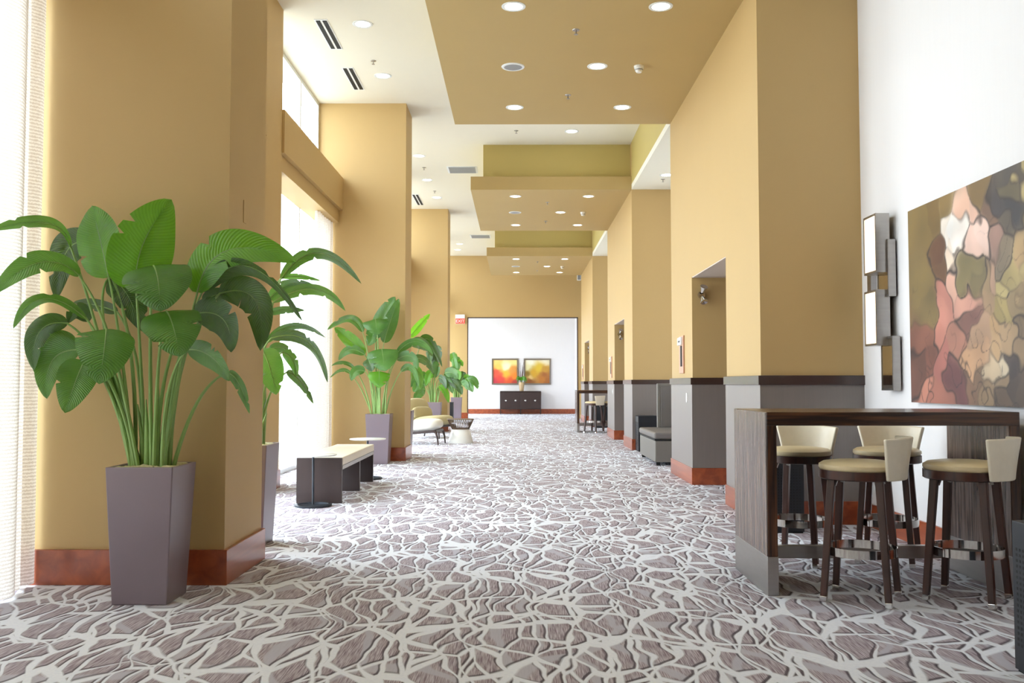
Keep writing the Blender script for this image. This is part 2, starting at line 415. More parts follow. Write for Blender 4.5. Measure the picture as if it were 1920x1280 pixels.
blocks = [wall_block(8.2 + PERIOD * k - (0.4 if k < 0 else 0), n) for k, n in ((-1, 'rear'), (0, 'nearest'), (1, 'middle'), (2, 'farthest'))]

def soffit(y0, word):
    root = thing('ceiling_soffit', f'{word} tan dropped soffit with downlights', 'soffit', (0, y0, 0), kind='structure')
    BOX(-0.882, XR, 0, 4.7, SOF, SOF + 0.25).build('soffit_panel', M_SOF, root)
    BOX(-0.65, XR, 0.16, 4.54, SOF + 0.25, CEIL).build('soffit_drum', M_OLIVE, root)
    return root
for k, n in ((-1, 'rear'), (0, 'nearest'), (1, 'middle'), (2, 'farthest')): soffit(8.2 + PERIOD * k, n)

def column(y0, word):
    root = thing('column', f'{word} tan square column on the window side', 'column', (XL, y0, 0), kind='structure')
    BOX(XW - 0.04 - XL, 0, 0, 0.82, 0, CEIL).build('shaft', M_TAN, root)
    BOX(XW + 0.04 - XL, 0.024, -0.024, 0.844, 0, 0.215).build('baseboard', M_CHERRY, root, 0.003)
    return root
for k, n in ((-2, 'rearmost'), (-1, 'rear'), (0, 'nearest'), (1, 'second'), (2, 'third')):
    c = column(5.74 + PERIOD * k, n)
    if k == 0:
        PNL = BOX(0, 0.004, 0.3, 0.36, 2.3, 2.45).build('access_plate', M_TAN, c, 0.001)
for k, n in ((-2, 'rearmost'), (-1, 'rear'), (0, 'nearest'), (1, 'second'), (2, 'farthest')):
    y = 10.3 + PERIOD * k
    if y > END: continue
    root = thing('window_pier', f'{n} slim tan pier between the tall windows', 'pier', (XW, y, 0), kind='structure')
    BOX(-0.04, 0.4, 0, 0.78, 0, CEIL).build('shaft', M_TAN, root)
    BOX(0.04, 0.42, -0.02, 0.8, 0, 0.215).build('baseboard', M_CHERRY, root, 0.003)

struct(BOX(XW - 0.2, XW, Y0, -2.54, 0, CEIL).build('wall_left_blocker', M_TAN), 'added solid tan wall behind the camera, blocking light on the window side')  # unseen, stands in place of rear windows to cut light from behind
# window bays: from a column (end) to pier, pier to column
bays = []
for k in range(-2, 3):
    bays.append((6.56 + PERIOD * k, 10.3 + PERIOD * k)); bays.append((11.08 + PERIOD * k, 14.84 + PERIOD * k))
wi = 0
for (a, b) in bays:
    if a > END - 1: continue
    b = min(b, END)
    if b < Y0: continue
    a = max(a, Y0)
    if b < -3: continue
    wi += 1
    o = BOX(XW - 0.1, -2.83, a, b, 4.04, 4.57).build('beam_left', M_TAN); struct(o, f'tan beam over tall window {wi} below its clerestory')
    o = BOX(XW + 0.02, -2.89, a, b, 3.84, 4.04).build('trim_pelmet', M_TAN); struct(o, f'tan curtain pelmet of tall window {wi}')
    for nm, z0, z1, nmul in (('window', 0.0, 4.04, 3), ('clerestory_window', 4.57, CEIL, 3)):
        root = thing(f'window_{2*wi - (nm == "window")}', f'{"tall floor-length" if nm == "window" else "high clerestory"} window in left bay {wi}', 'window', (XW, a, 0), kind='structure')
        L_ = b - a; fr = 0.06
        BOX(-0.05, 0.03, 0, L_, z0, z0 + fr).build('sill', M_FRAME, root)
        BOX(-0.05, 0.03, 0, L_, z1 - fr, z1).build('head_rail', M_FRAME, root)
        for i in range(nmul + 1):
            yy = (L_ - fr) * i / nmul
            BOX(-0.05, 0.03, yy, yy + fr, z0 + fr, z1 - fr).build('mullion', M_FRAME, root)
        for i in range(nmul):
            y_0 = (L_ - fr) * i / nmul + fr; y_1 = (L_ - fr) * (i + 1) / nmul
            BOX(-0.012, -0.006, y_0, y_1, z0 + fr, z1 - fr).build('pane', M_GLASS, root)
        portal(a, b, z0, z1)

# end wall with the wide opening, white wall beyond
root = thing('wall_end', 'tan end wall with a wide opening onto a white wall', 'wall', (0, END, 0), kind='structure')
OX0, OX1, OH = -1.78, 2.16, 3.6
BOX(XW - 0.2, XRW, 0, 0.25, OH, CEIL).build('header', M_TAN, root)
BOX(XW - 0.2, OX0, 0, 0.25, 0, OH).build('pier', M_TAN, root)
BOX(OX1, XRW, 0, 0.25, 0, OH).build('pier', M_TAN, root)
BOX(XW - 0.2, OX0 + 0.02, -0.02, 0.27, 0, 0.21).build('baseboard', M_CHERRY, root, 0.003)
MB().box(OX0, OX0 + 0.03, -0.01, 0.27, 0, OH).box(OX1 - 0.03, OX1, -0.01, 0.27, 0, OH).box(OX0, OX1, -0.01, 0.27, OH - 0.03, OH).build('opening_trim', M_CAP, root)
o = BOX(XW, XRW, 38, 38.2, 0, CEIL).build('wall_far', M_WHITE); struct(o, 'white wall beyond the end opening')
o = BOX(XW, XRW, 37.975, 38, 0, 0.2).build('baseboard_far', M_CHERRY); struct(o, 'cherry wood baseboard below the far white wall')
root = thing('window_40', 'added tall window out of sight, sized to brighten the far white wall', 'window', (XW, END + 0.5, 0), kind='structure')  # unseen opening added here, its width set by the far wall's brightness
BOX(-0.05, 0.03, 0, 4.5, 0, 0.06).build('sill', M_FRAME, root)
BOX(-0.012, -0.006, 0.2, 4.3, 0.06, 4.0).build('pane', M_GLASS, root)
BOX(-0.05, 0.1, -0.3, 4.6, 4.0, CEIL).build('lintel', M_WHITE, root)
BOX(-0.05, 0.1, -0.3, 0.2, 0.06, 4.0).build('jamb', M_WHITE, root)
BOX(-0.05, 0.1, 4.3, 4.7, 0.06, 4.0).build('jamb', M_WHITE, root)
portal(END + 0.7, END + 4.8, 0, 4.0)

# ------------------------------------------------------------------ curtains
def curtain(y0, y1, x, ztop, label, amp=0.05, wave=0.16, group='sheer curtains at the windows', flare=0.0):
    n = max(16, int((y1 - y0) / wave * 10)); rows = 8
    vs, fs = [], []
    r = random.Random(label)
    ph = r.random() * 6
    for j in range(rows + 1):
        z = 0.015 + (ztop - 0.015) * j / rows
        for i in range(n + 1):
            u = i / n
            s = 0.75 + 0.35 * (1 - j / rows)
            y = y0 + (y1 - y0) * u
            vs.append((x + amp * s * (math.sin(2 * PI * (y - y0) / wave + ph + 0.5 * math.sin(3 * u * PI)) + 0.3 * math.sin(5.1 * y + z * 0.3)) + flare * (1 - j / rows), y, z))
    for j in range(rows):
        for i in range(n):
            k = j * (n + 1) + i; fs.append((k, k + 1, k + n + 2, k + n + 1))
    me = bpy.data.meshes.new('sheer_curtain'); me.from_pydata(vs, [], fs); me.materials.append(M_CURT)
    me.polygons.foreach_set('use_smooth', [True] * len(fs))
    o = link('sheer_curtain', me)
    return tag(o, label, 'curtain', group)
curtain(2.02, 5.44, -2.93, 3.95, 'white sheer curtain at the left frame edge, the nearer bright panel', 0.022, 0.30)
curtain(5.34, 5.71, -2.99, 3.95, 'cream woven sheer curtain gathered against the nearest column', 0.03, 0.19)
curtain(-2.5, 1.15, -2.93, 3.95, 'white sheer curtain behind the camera on the window side', 0.03, 0.3)  # unseen panel, added to dim the window light from behind the camera
curtain(13.75, 14.8, -3.02, 3.95, 'sheer curtain gathered beside the second column, behind the bench', 0.05, 0.15)
curtain(11.12, 11.5, -3.0, 3.95, 'narrow sheer curtain by the window pier behind the nearest column', 0.04, 0.12)
curtain(22.9, 23.9, -3.02, 3.95, 'sheer curtain gathered beside the third column', 0.05, 0.15)

# ------------------------------------------------------------------ ceiling fittings
def downlight(p, r, label, group):
    t = thing('downlight', label, 'downlight', (p.x, p.y, p.z), 0, group)
    MB().ring([(r * 0.82, -0.004), (r * 1.0, -0.008), (r * 1.12, -0.004), (r * 1.12, 0.0), (r * 0.82, 0.0)], 32).build('trim_ring', M_FRAME, t)
    MB().lathe([(r * 0.83, -0.003), (r * 0.83, -0.001)], 32).build('lens', M_LAMP, t)
def sprinkler(p, label):
    t = thing('sprinkler_head', label, 'sprinkler', (p.x, p.y, p.z), 0, 'ceiling sprinkler heads')
    MB().lathe([(0.035, -0.006), (0.04, 0)], 20).build('escutcheon', M_STEEL, t)
    MB().lathe([(0.022, -0.05), (0.022, -0.047), (0.006, -0.045), (0.008, -0.006)], 12).build('deflector', M_STEEL, t)
def speaker(p, label):
    t = thing('ceiling_speaker', label, 'speaker', (p.x, p.y, p.z), 0, 'round ceiling speakers')
    MB().ring([(0.105, -0.01), (0.13, -0.008), (0.135, 0), (0.105, 0)], 36).build('rim', M_FRAME, t)
    MB().lathe([(0.106, -0.006), (0.106, -0.001)], 36).build('grille', M_GRILLE, t)
def detector(p, label):
    t = thing('smoke_detector', label, 'smoke detector', (p.x, p.y, p.z), 0, 'smoke detectors')
    MB().lathe([(0.03, -0.075), (0.042, -0.06), (0.045, -0.03), (0.055, -0.028), (0.06, 0)], 24).build('body', M_LAC, t)
    MB().ring([(0.044, -0.052), (0.047, -0.05), (0.047, -0.042), (0.044, -0.04)], 24).build('vent_band', M_GRILLE, t)
SW = ['nearest', 'middle', 'farthest']
for k in range(3):
    s = Vector((0, PERIOD * k, 0)); W = SW[k]
    for (px, py), nm in zip(((963, 12), (1239, 12), (1120, 124), (965, 201), (1167, 201)), ('front left', 'front right', 'central', 'back left', 'back right')):
        downlight(PZ(px, py, SOF) + s, 0.105, f'{nm} round downlight in the {W} tan soffit', 'downlights in the tan soffits')
    speaker(PZ(962, 125, SOF) + s, f'round white speaker grille in the {W} tan soffit')
    detector(PZ(1198, 124, SOF) + s, f'white smoke detector on the {W} tan soffit')
    sprinkler(PZ(1080, 56, SOF) + s, f'front sprinkler head under the {W} tan soffit')
    sprinkler(PZ(1065, 178, SOF) + s, f'back sprinkler head under the {W} tan soffit')
for (px, py), nm in zip(((680, 45), (718, 142), (786, 292), (801, 337), (819, 370), (1072, 246), (862, 457), (858, 468)),
        ('nearest, beside the first slot diffuser', 'second, beside the second slot diffuser', 'just past the second column top', 'between second column and grille', 'just before the third column', 'in the gap between two soffits', 'past the third column', 'farthest, before the end wall')):
    downlight(PZ(px, py, CEIL), 0.115, f'downlight in the cream ceiling, {nm}', 'downlights in the cream ceiling')
downlight(PZ(1250, 328, SOF), 0.11, 'downlight in the white lowered ceiling of the bench bay', 'downlights in the recess ceilings')
sprinkler(PZ(1243, 336, SOF), 'sprinkler head in the lowered ceiling of the bench bay')
for (px, py), nm in zip(((700, 114), (795, 314), (815, 358), (968, 245)), ('between the two slot diffusers', 'just past the second column', 'just before the third column', 'in the gap between two soffits')):
    sprinkler(PZ(px, py, CEIL), f'sprinkler head in the cream ceiling {nm}')
for (a, b), nm in zip((((601, 36), (631, 92)), ((651, 126), (675, 168)), ((778, 364), (787, 384))), ('nearest', 'second', 'farthest')):
    p, q = PZ(*a, CEIL), PZ(*b, CEIL)
    t = thing('slot_diffuser', f'{nm} double black slot air diffuser in the cream ceiling', 'air vent', (p.x, p.y, CEIL), 0, 'slot air diffusers')
    ln = q.y - p.y
    BOX(-0.085, 0.085, 0, ln, -0.006, 0).build('plate', M_FRAME, t)
    for x in (-0.042, 0.042):
        BOX(x - 0.027, x + 0.027, 0.03, ln - 0.03, -0.009, -0.005).build('slot', M_BLACK, t)
for (px, py), nm in (((867, 318), 'nearer'), ((901, 443), 'farther')):
    p = PZ(px, py, CEIL)
    t = thing('return_grille', f'{nm} rectangular grey return air grille in the cream ceiling', 'air vent', (p.x, p.y, CEIL), 0, 'return air grilles')
    BOX(-0.32, 0.32, -0.3, 0.3, -0.008, 0).build('frame', M_FRAME, t)
    for i in range(9):
        MB().bar((-0.28, -0.24 + i * 0.06, -0.014), (0.28, -0.24 + i * 0.06, -0.014), 0.045, 0.045, 0.008, 0.008).build('louvre', M_GRILLE, t)

# ------------------------------------------------------------------ bar tables
def bar_table(x, y, label, length=1.485, depth=0.8):
    t = thing('bar_table', label, 'table', (x, y, 0), 0, 'waterfall bar tables')
    T, H, LG, PL = 0.08, 1.07, 0.058, 0.227
    BOX(0, length, 0, depth, H - T, H).build('table_top', M_EBONYX, t, 0.003)
    for nm, xa in (('side_panel', 0), ('side_panel', length - LG)):
        p = BOX(xa, xa + LG, 0, depth, PL, H - T).build(nm, M_EBONY, t, 0.002)
        xo = xa - 0.001 if xa == 0 else xa - 0.001
        BOX(xo - 0.003, xo + 0.001, 0.006, depth - 0.006, PL, H - (0.004 if xa == 0 else T)).build('sheen_face', M_EBONY_SHEEN, p)  # thin sheet over the panel that carries the painted sheen
        BOX(xa - 0.004, xa + LG + 0.002, -0.004, depth + 0.004, 0, PL).build('steel_plinth', M_STEEL, p, 0.002)
    BOX(LG, length - LG, depth / 2 - 0.025, depth / 2 + 0.025, 0.148, PL).build('foot_rail', M_STEEL, t, 0.003)
    return t
bar_table(1.465, 5.45, 'tall dark ebony bar table under the large abstract painting')
bar_table(1.52, 23.5, 'distant dark bar table in the right-hand bay near the hall end')

# ------------------------------------------------------------------ bar stools
def bar_stool():
    t = thing('bar_stool', '', 'stool', (0, 0, 0), 0, 'cream leather bar stools')
    rs = 0.225
    MB().lathe([(0.0, 0.742), (rs - 0.01, 0.742), (rs, 0.755), (rs - 0.002, 0.772), (rs - 0.025, 0.786), (rs - 0.08, 0.794), (0.0, 0.798)], 48, cap=False).build('seat_cushion', M_GOLD, t)
    MB().ring([(rs - 0.06, 0.69), (rs - 0.008, 0.69), (rs, 0.695), (rs, 0.742), (rs - 0.06, 0.742)], 48).build('seat_apron', M_LEG, t)
    MB().lathe([(rs - 0.055, 0.72), (rs - 0.055, 0.742)], 32).build('seat_board', M_LEG, t)
    for i in range(4):
        a = R(45 + 90 * i); c, s = math.cos(a), math.sin(a)
        lg = MB().bar((0.245 * c, 0.245 * s, 0.03), (0.182 * c, 0.182 * s, 0.70), 0.036, 0.044, 0.036, 0.044).build('leg', M_LEG, t, 0.004)
        MB().bar((0.248 * c, 0.248 * s, 0.0), (0.245 * c, 0.245 * s, 0.032), 0.037).build('foot_cap', M_CHROME, lg, 0.002)
        MB().bar((0.165 * c, 0.165 * s, 0.655), (0.15 * c, 0.15 * s, 0.692), 0.02).build('bracket', M_STEEL, lg)
    MB().ring([(0.194, 0.258), (0.200, 0.258), (0.200, 0.306), (0.194, 0.306)], 48).build('footrest_ring', M_CHROME, t)
    # flared wrap-round backrest at local -Y
    n, m = 20, 6
    vs, fs = [], []
    for layer in (0, 1):
        for j in range(m + 1):
            v = j / m
            z = 0.695 + 0.235 * v
            for i in range(n + 1):
                u = -1 + 2 * i / n
                half = R(44 + 8 * v)
                r = 0.232 + 0.035 * v ** 1.3 + (0.026 if layer else 0)
                ang = -PI / 2 + u * half
                vs.append((r * math.cos(ang), r * math.sin(ang), z + (0.006 * math.cos(u * PI / 2) if j == m else 0)))
    K = (m + 1) * (n + 1)
    idx = lambda l, j, i: l * K + j * (n + 1) + i
    for j in range(m):
        for i in range(n):
            fs.append((idx(0, j, i), idx(0, j, i + 1), idx(0, j + 1, i + 1), idx(0, j + 1, i)))
            fs.append((idx(1, j, i), idx(1, j + 1, i), idx(1, j + 1, i + 1), idx(1, j, i + 1)))
    for i in range(n):
        fs.append((idx(0, m, i), idx(0, m, i + 1), idx(1, m, i + 1), idx(1, m, i)))
        fs.append((idx(0, 0, i), idx(1, 0, i), idx(1, 0, i + 1), idx(0, 0, i + 1)))
    for j in range(m):
        fs.append((idx(0, j, 0), idx(0, j + 1, 0), idx(1, j + 1, 0), idx(1, j, 0)))
        fs.append((idx(0, j, n), idx(1, j, n), idx(1, j + 1, n), idx(0, j + 1, n)))
    MB().add(vs, fs, True).build('backrest', M_CREAM, t, 0.008, 3)
    return t
S0 = bar_stool()
stools = [((1.98, 5.385), 60, 'cream leather bar stool at the near side of the ebony table, left one'),
          ((2.585, 5.375), 49, 'cream leather bar stool at the near side of the ebony table, right one'),
          ((1.965, 6.50), 143, 'cream leather bar stool behind the ebony table, left one before the grey wainscot'),
          ((2.585, 6.50), 150, 'cream leather bar stool behind the ebony table, right one before the white wall'),
          ((1.93, 23.35), 52, 'distant cream bar stool at the far bar table, left one'),
          ((2.42, 23.45), 40, 'distant cream bar stool at the far bar table, right one')]
for i, ((x, y), a, lb) in enumerate(stools):
    o = S0 if i == 0 else copy_tree(S0)
    o.location = (x, y, 0); o.rotation_euler = (0, 0, R(a)); o['label'] = lb

# ------------------------------------------------------------------ black perforated bins
def bin_(x, y, label, wx=0.4, wy=0.4, h=0.645):
    t = thing('waste_bin', label, 'bin', (x, y, 0), 0, 'black perforated waste bins')
    b = BOX(0, wx, 0, wy, 0.01, h).build('body', M_DKMETAL, t, 0.004)
    BOX(0.03, wx - 0.03, 0.03, wy - 0.03, h, h + 0.004).build('lid', M_GUN, t, 0.001)
    BOX(0.01, wx - 0.01, 0.01, wy - 0.01, 0, 0.012).build('base', M_BLACK, t)
    holes = MB()
    for i in range(14):
        for j in range(18):
            u, z = 0.035 + (wy - 0.07) * i / 13, 0.12 + (h - 0.24) * j / 17
            holes.box(-0.001, 0.001, u - 0.006, u + 0.006, z - 0.006, z + 0.006)
            u = 0.035 + (wx - 0.07) * i / 13
            holes.box(u - 0.006, u + 0.006, -0.001, 0.001, z - 0.006, z + 0.006)
    o = holes.build('perforations', M_BLACK, t); o['kind'] = 'stuff'
bin_(2.15, 3.66, 'black perforated metal bin at the right frame edge in front')
bin_(1.98, 7.72, 'black perforated bin behind the stools against the grey wainscot')
bin_(2.2, 16.85, 'black perforated bin beside the grey upholstered bench')
bin_(2.18, 25.9, 'distant black perforated bin behind the far bar stools')
bin_(-2.35, 29.5, 'distant black bin beside the farthest planter', 0.3, 0.3)

# ------------------------------------------------------------------ grey high-back bench in the right bay
t = thing('high_back_bench', 'grey upholstered bench with tall nailhead-trimmed wing back in the right bay', 'bench', (2.08, 14.0, 0))
BOX(0, 0.95, 0, 1.72, 0.05, 0.375).build('seat_base', M_GREYSIDE, t, 0.015, 3)
BOX(-0.005, 0.95, -0.005, 1.725, 0.375, 0.40).build('piping', M_BLACK, t, 0.004)
BOX(-0.015, 0.86, -0.015, 1.735, 0.398, 0.50).build('seat_cushion', M_GREYUP, t, 0.035, 4)
for (x, y) in ((0.05, 0.05), (0.05, 1.66), (0.9, 0.05), (0.9, 1.66)):
    MB().frustum(x, y, 0, 0.055, 0.05, 0.06).build('foot', M_BLACK, t)
bk = BOX(0.86, 0.95, 0, 1.72, 0.4, 1.24).build('back_panel', M_GREYSIDE, t, 0.01)
wg = BOX(0.30, 0.95, 1.735, 1.82, 0.05, 1.24).build('wing_panel', M_GREYSIDE, t, 0.01)
BOX(0.36, 0.90, 1.727, 1.737, 0.5, 1.19).build('inset_pad', M_GREYUP, wg, 0.008)
nl = MB()
for i in range(34):
    nl.lathe([(0.008, 0), (0.005, 0.004)], 6, (0, 0))
    o_ = len(nl.v) - 12
    for q in range(o_, len(nl.v)):
        v = nl.v[q]; nl.v[q] = (0.345 + v[0], 1.733 - v[2], 0.52 + i * 0.0203 + v[1])
o = nl.build('nailheads', M_STEEL, wg); o['kind'] = 'stuff'

# ------------------------------------------------------------------ left slab bench
t = thing('slab_bench', 'dark panel bench with long cream cushion by the window', 'bench', (-2.29, 9.6, 0))
BOX(0, 0.47, 0, 0.045, 0, 0.468).build('end_panel', M_BLACKWOOD, t, 0.003)
BOX(0.02, 0.468, 1.10, 1.15, 0, 0.36).build('middle_panel', M_BLACKWOOD, t, 0.003)
BOX(0, 0.47, 2.08, 2.125, 0, 0.37).build('end_panel', M_BLACKWOOD, t, 0.003)
MB().box(0.462, 0.473, 0.045, 2.125, 0.345, 0.385).box(0, 0.012, 0.045, 2.125, 0.345, 0.385).build('steel_rail', M_STEEL, t, 0.001)
BOX(0.012, 0.462, 0.045, 2.08, 0.34, 0.385).build('seat_board', M_BLACKWOOD, t)
BOX(0.0, 0.475, 0.047, 2.13, 0.386, 0.472).build('seat_cushion', M_CREAM, t, 0.012, 3)
for (px, y, lb) in ((587, 9.38, 'thin round white side table on a dark ring base before the slab bench'), (689, 12.05, 'thin round white side table standing behind the slab bench')):
    p = PY(px, 940, y)
    t = thing('side_table', lb, 'table', (p.x, y, 0), 0, 'round side tables by the bench')
    MB().ring([(0.155, 0.0), (0.185, 0.0), (0.188, 0.02), (0.155, 0.024)], 40).build('base_ring', M_GUN, t)
    MB().bar((-0.16, 0, 0.012), (0.16, 0, 0.012), 0.03, 0.03, 0.014, 0.014).build('base_bar', M_GUN, t)
    MB().tube([(0, 0, 0.012), (-0.002, 0, 0.51)], 0.012, 12).build('pole', M_GUN, t)
    MB().lathe([(0.222, 0.508), (0.235, 0.514), (0.235, 0.522), (0.232, 0.524)], 48).build('table_top', M_LAC, t)

# ------------------------------------------------------------------ lounge chairs and drum table
def soft(name, m, parent, sx, sy, sz, loc, rot=(0, 0, 0), e=3.2):
    n, k = 32, 18; vs, fs = [], []
    pw = lambda c, q: math.copysign(abs(c) ** q, c)
    for j in range(k + 1):
        ph = -PI / 2 + PI * j / k
        for i in range(n):
            th = 2 * PI * i / n
            vs.append((sx / 2 * pw(math.cos(ph), 2 / e) * pw(math.cos(th), 2 / e), sy / 2 * pw(math.cos(ph), 2 / e) * pw(math.sin(th), 2 / e), sz / 2 * pw(math.sin(ph), 2 / e)))
    for j in range(k):
        for i in range(n):
            fs.append((j * n + i, j * n + (i + 1) % n, (j + 1) * n + (i + 1) % n, (j + 1) * n + i))
    o = MB().add(vs, fs, True).build(name, m, parent, loc=loc); o.rotation_euler = rot
    return o
def lounge(x, y, rz, m, label):
    t = thing('lounge_chair', label, 'chair', (x, y, 0), rz, 'low lounge chairs')
    soft('seat_cushion', m, t, 0.84, 0.76, 0.24, (0.06, 0, 0.385), (0, R(-5), 0))
    soft('backrest', m, t, 0.2, 0.78, 0.62, (-0.38, 0, 0.60), (0, R(-17), 0))
    soft('lumbar_cushion', m, t, 0.15, 0.7, 0.30, (-0.27, 0, 0.56), (0, R(-17), 0))
    MB().bar((0.42, -0.33, 0.285), (-0.45, -0.33, 0.20), 0.03, 0.03, 0.055, 0.055).bar((0.42, 0.33, 0.285), (-0.45, 0.33, 0.20), 0.03, 0.03, 0.055, 0.055).bar((0.42, -0.34, 0.28), (0.42, 0.34, 0.28), 0.03, 0.03, 0.05, 0.05).bar((-0.43, -0.34, 0.205), (-0.43, 0.34, 0.205), 0.03, 0.03, 0.05, 0.05).build('frame', M_BLACKWOOD, t, 0.006)
    for s in (-1, 1):
        MB().tube([(0.36, 0.33 * s, 0.28), (0.43, 0.33 * s, 0.25), (0.46, 0.33 * s, 0.14), (0.475, 0.33 * s, 0.0)], [0.026, 0.028, 0.02, 0.014], 10).build('front_leg', M_BLACKWOOD, t)
        MB().tube([(-0.36, 0.33 * s, 0.21), (-0.42, 0.33 * s, 0.18), (-0.46, 0.33 * s, 0.0)], [0.026, 0.024, 0.014], 10).build('rear_leg', M_BLACKWOOD, t)
    return t
lounge(-2.02, 19.05, R(-8), M_OFFWHITE, 'off-white lounge chair on dark legs just past the second column')
lounge(-1.98, 21.3, R(-32), M_OLIVEUP, 'olive linen lounge chair behind the white one')
t = thing('drum_table', 'small table with white cone base and flared brown wicker top', 'table', (-1.19, 19.4, 0))
MB().lathe([(0.268, 0.0), (0.272, 0.012), (0.185, 0.285), (0.175, 0.29)], 48).build('base', M_LAC, t)
MB().lathe([(0.272, 0.485), (0.285, 0.492), (0.282, 0.5)], 48).build('table_top', M_WICKER, t)
sl = MB()
for i in range(40):
    a = 2 * PI * i / 40; c, s = math.cos(a), math.sin(a); a2 = a + 0.12
    sl.bar((0.18 * c, 0.18 * s, 0.29), (0.272 * math.cos(a2), 0.272 * math.sin(a2), 0.49), 0.012)
o = sl.build('wicker_rods', M_WICKER, t); o['kind'] = 'stuff'
MB().ring([(0.165, 0.285), (0.19, 0.285), (0.19, 0.305), (0.165, 0.305)], 40).build('rim', M_WICKER, t)

# ------------------------------------------------------------------ far sideboard, vase, landscapes
YS = 37.5
xa, xb = PY(937, 750, YS).x, PY(1015, 750, YS).x
t = thing('sideboard', 'dark espresso four-door sideboard against the far white wall', 'sideboard', ((xa + xb) / 2, YS, 0))
W = xb - xa
b = BOX(-W / 2 + 0.03, W / 2 - 0.03, 0, 0.42, 0.2, 0.9).build('body', M_BLACKWOOD, t, 0.01)
BOX(-W / 2 + 0.01, W / 2 - 0.01, -0.02, 0.43, 0.9, 0.935).build('top', M_BLACKWOOD, t, 0.006)
dw = (W - 0.1) / 4
for i in range(4):
    x0 = -W / 2 + 0.05 + dw * i
    d = BOX(x0 + 0.005, x0 + dw - 0.005, -0.02, 0.0, 0.23, 0.88).build('door', M_BLACKWOOD, t, 0.004)
    MB().lathe([(0.026, 0), (0.034, 0.01), (0.02, 0.02)], 16).build('knob', M_CHROME, d)
    k = d.children[0]; k.location = (x0 + dw / 2, -0.02, 0.55); k.rotation_euler = (PI / 2, 0, 0)
for x in (-W / 2 + 0.03, 0, W / 2 - 0.03):
    for y in (0.02, 0.4):
        MB().frustum(x, y, 0, 0.9 if x else 0.2, 0.035, 0.05).build('leg', M_BLACKWOOD, t)
p = PY(978, 730, YS + 0.2)
t = thing('vase', 'tan vase with green foliage and tall twigs on the sideboard', 'vase', (p.x, YS + 0.2, 0.935))
MB().lathe([(0.075, 0), (0.085, 0.02), (0.115, 0.3), (0.11, 0.36), (0.1, 0.36)], 24).build('body', M_VASE, t)
for i in range(9):
    a = rnd.random() * 6.28; h = 0.75 + rnd.random() * 0.5; d = 0.05 + rnd.random() * 0.14
    MB().tube([(0.02 * math.cos(a), 0.02 * math.sin(a), 0.3), (d * 0.5 * math.cos(a), d * 0.3 * math.sin(a), h * 0.6), (d * math.cos(a), d * 0.4 * math.sin(a), h)], [0.008, 0.007, 0.004], 6).build('twig', M_LEG, t)

def grid_print(name, parent, nu, nv, place, colour, m, thick=None):
    vs = [place(i / nu, j / nv) for j in range(nv + 1) for i in range(nu + 1)]
    fs = [(j * (nu + 1) + i, j * (nu + 1) + i + 1, (j + 1) * (nu + 1) + i + 1, (j + 1) * (nu + 1) + i) for j in range(nv) for i in range(nu)]
    me = bpy.data.meshes.new(name); me.from_pydata(vs, [], fs); me.materials.append(m)
    ca = me.color_attributes.new('Col', 'FLOAT_COLOR', 'POINT')
    u, v = np.meshgrid(np.arange(nu + 1) / nu, np.arange(nv + 1) / nv)
    c = colour(u.ravel(), v.ravel())
    lin = np.where(c <= 10.3, c / 255 / 12.92, ((c / 255 + 0.055) / 1.055) ** 2.4)
    ca.data.foreach_set('color', np.concatenate([lin, np.ones((len(lin), 1))], 1).astype(np.float32).ravel())
    return link(name, me, parent)
def nfield(u, v, s, seed):
    return np.array([noise.noise((a * s + seed, b * s - seed, seed * 1.7)) for a, b in zip(u, v)])
def blobs(seeds, u, v, warp, s, seed, line=0.0, linecol=(40, 30, 28), soft=0.0, aspect=1.0):
    uu = u + warp * nfield(u * aspect, v, s, seed) + warp * 0.5 * nfield(u * aspect, v, s * 2.7, seed + 9)
    vv = v + warp * nfield(u * aspect, v, s, seed + 4) + warp * 0.5 * nfield(u * aspect, v, s * 2.7, seed + 13)
    P = np.array([a[:2] for a in seeds]); C = np.array([a[2] for a in seeds], float)
    d = np.sqrt(((uu[:, None] - P[:, 0]) * aspect) ** 2 + (vv[:, None] - P[:, 1]) ** 2)
    if soft:
        wt = 1 / (d + 1e-3) ** soft; return (wt[:, :, None] * C).sum(1) / wt.sum(1)[:, None]
    o = np.argsort(d, 1); i = np.arange(len(d))
    d1, d2 = d[i, o[:, 0]], d[i, o[:, 1]]
    wt = 1 / (d + 1e-3) ** 6; blend = (wt[:, :, None] * C).sum(1) / wt.sum(1)[:, None]
    c = C[o[:, 0]] * 0.35 + blend * 0.65
    c = c * (1 + 0.14 * nfield(u * aspect, v, 7, seed + 20))[:, None]
    e = np.clip((d2 - d1) / line, 0, 1) ** 0.8
    cd = np.abs(C[o[:, 0]] - C[o[:, 1]]).sum(1)
    e = 1 - (1 - e) * np.clip((cd - 25) / 60, 0, 1)
    pres = np.clip(0.75 + 0.9 * nfield(u * aspect, v, 3, seed + 30), 0.25, 1)
    k = ((1 - e) * pres)[:, None]
    rg = np.abs(nfield(u * aspect, v, 6.5, seed + 41) + 0.5 * nfield(u * aspect, v, 15, seed + 47))
    area = np.clip(0.5 - 1.6 * (v - 0.35) + nfield(u * aspect, v, 2.5, seed + 50), 0, 1)
    k2 = (np.clip(1 - rg / 0.035, 0, 1) * area * 0.7)[:, None]
    k = np.maximum(k, k2)
    return np.clip(c * (1 - k) + np.array(linecol) * k, 0, 255)
M_ART = attr_mat('printed_canvas', 0.5)
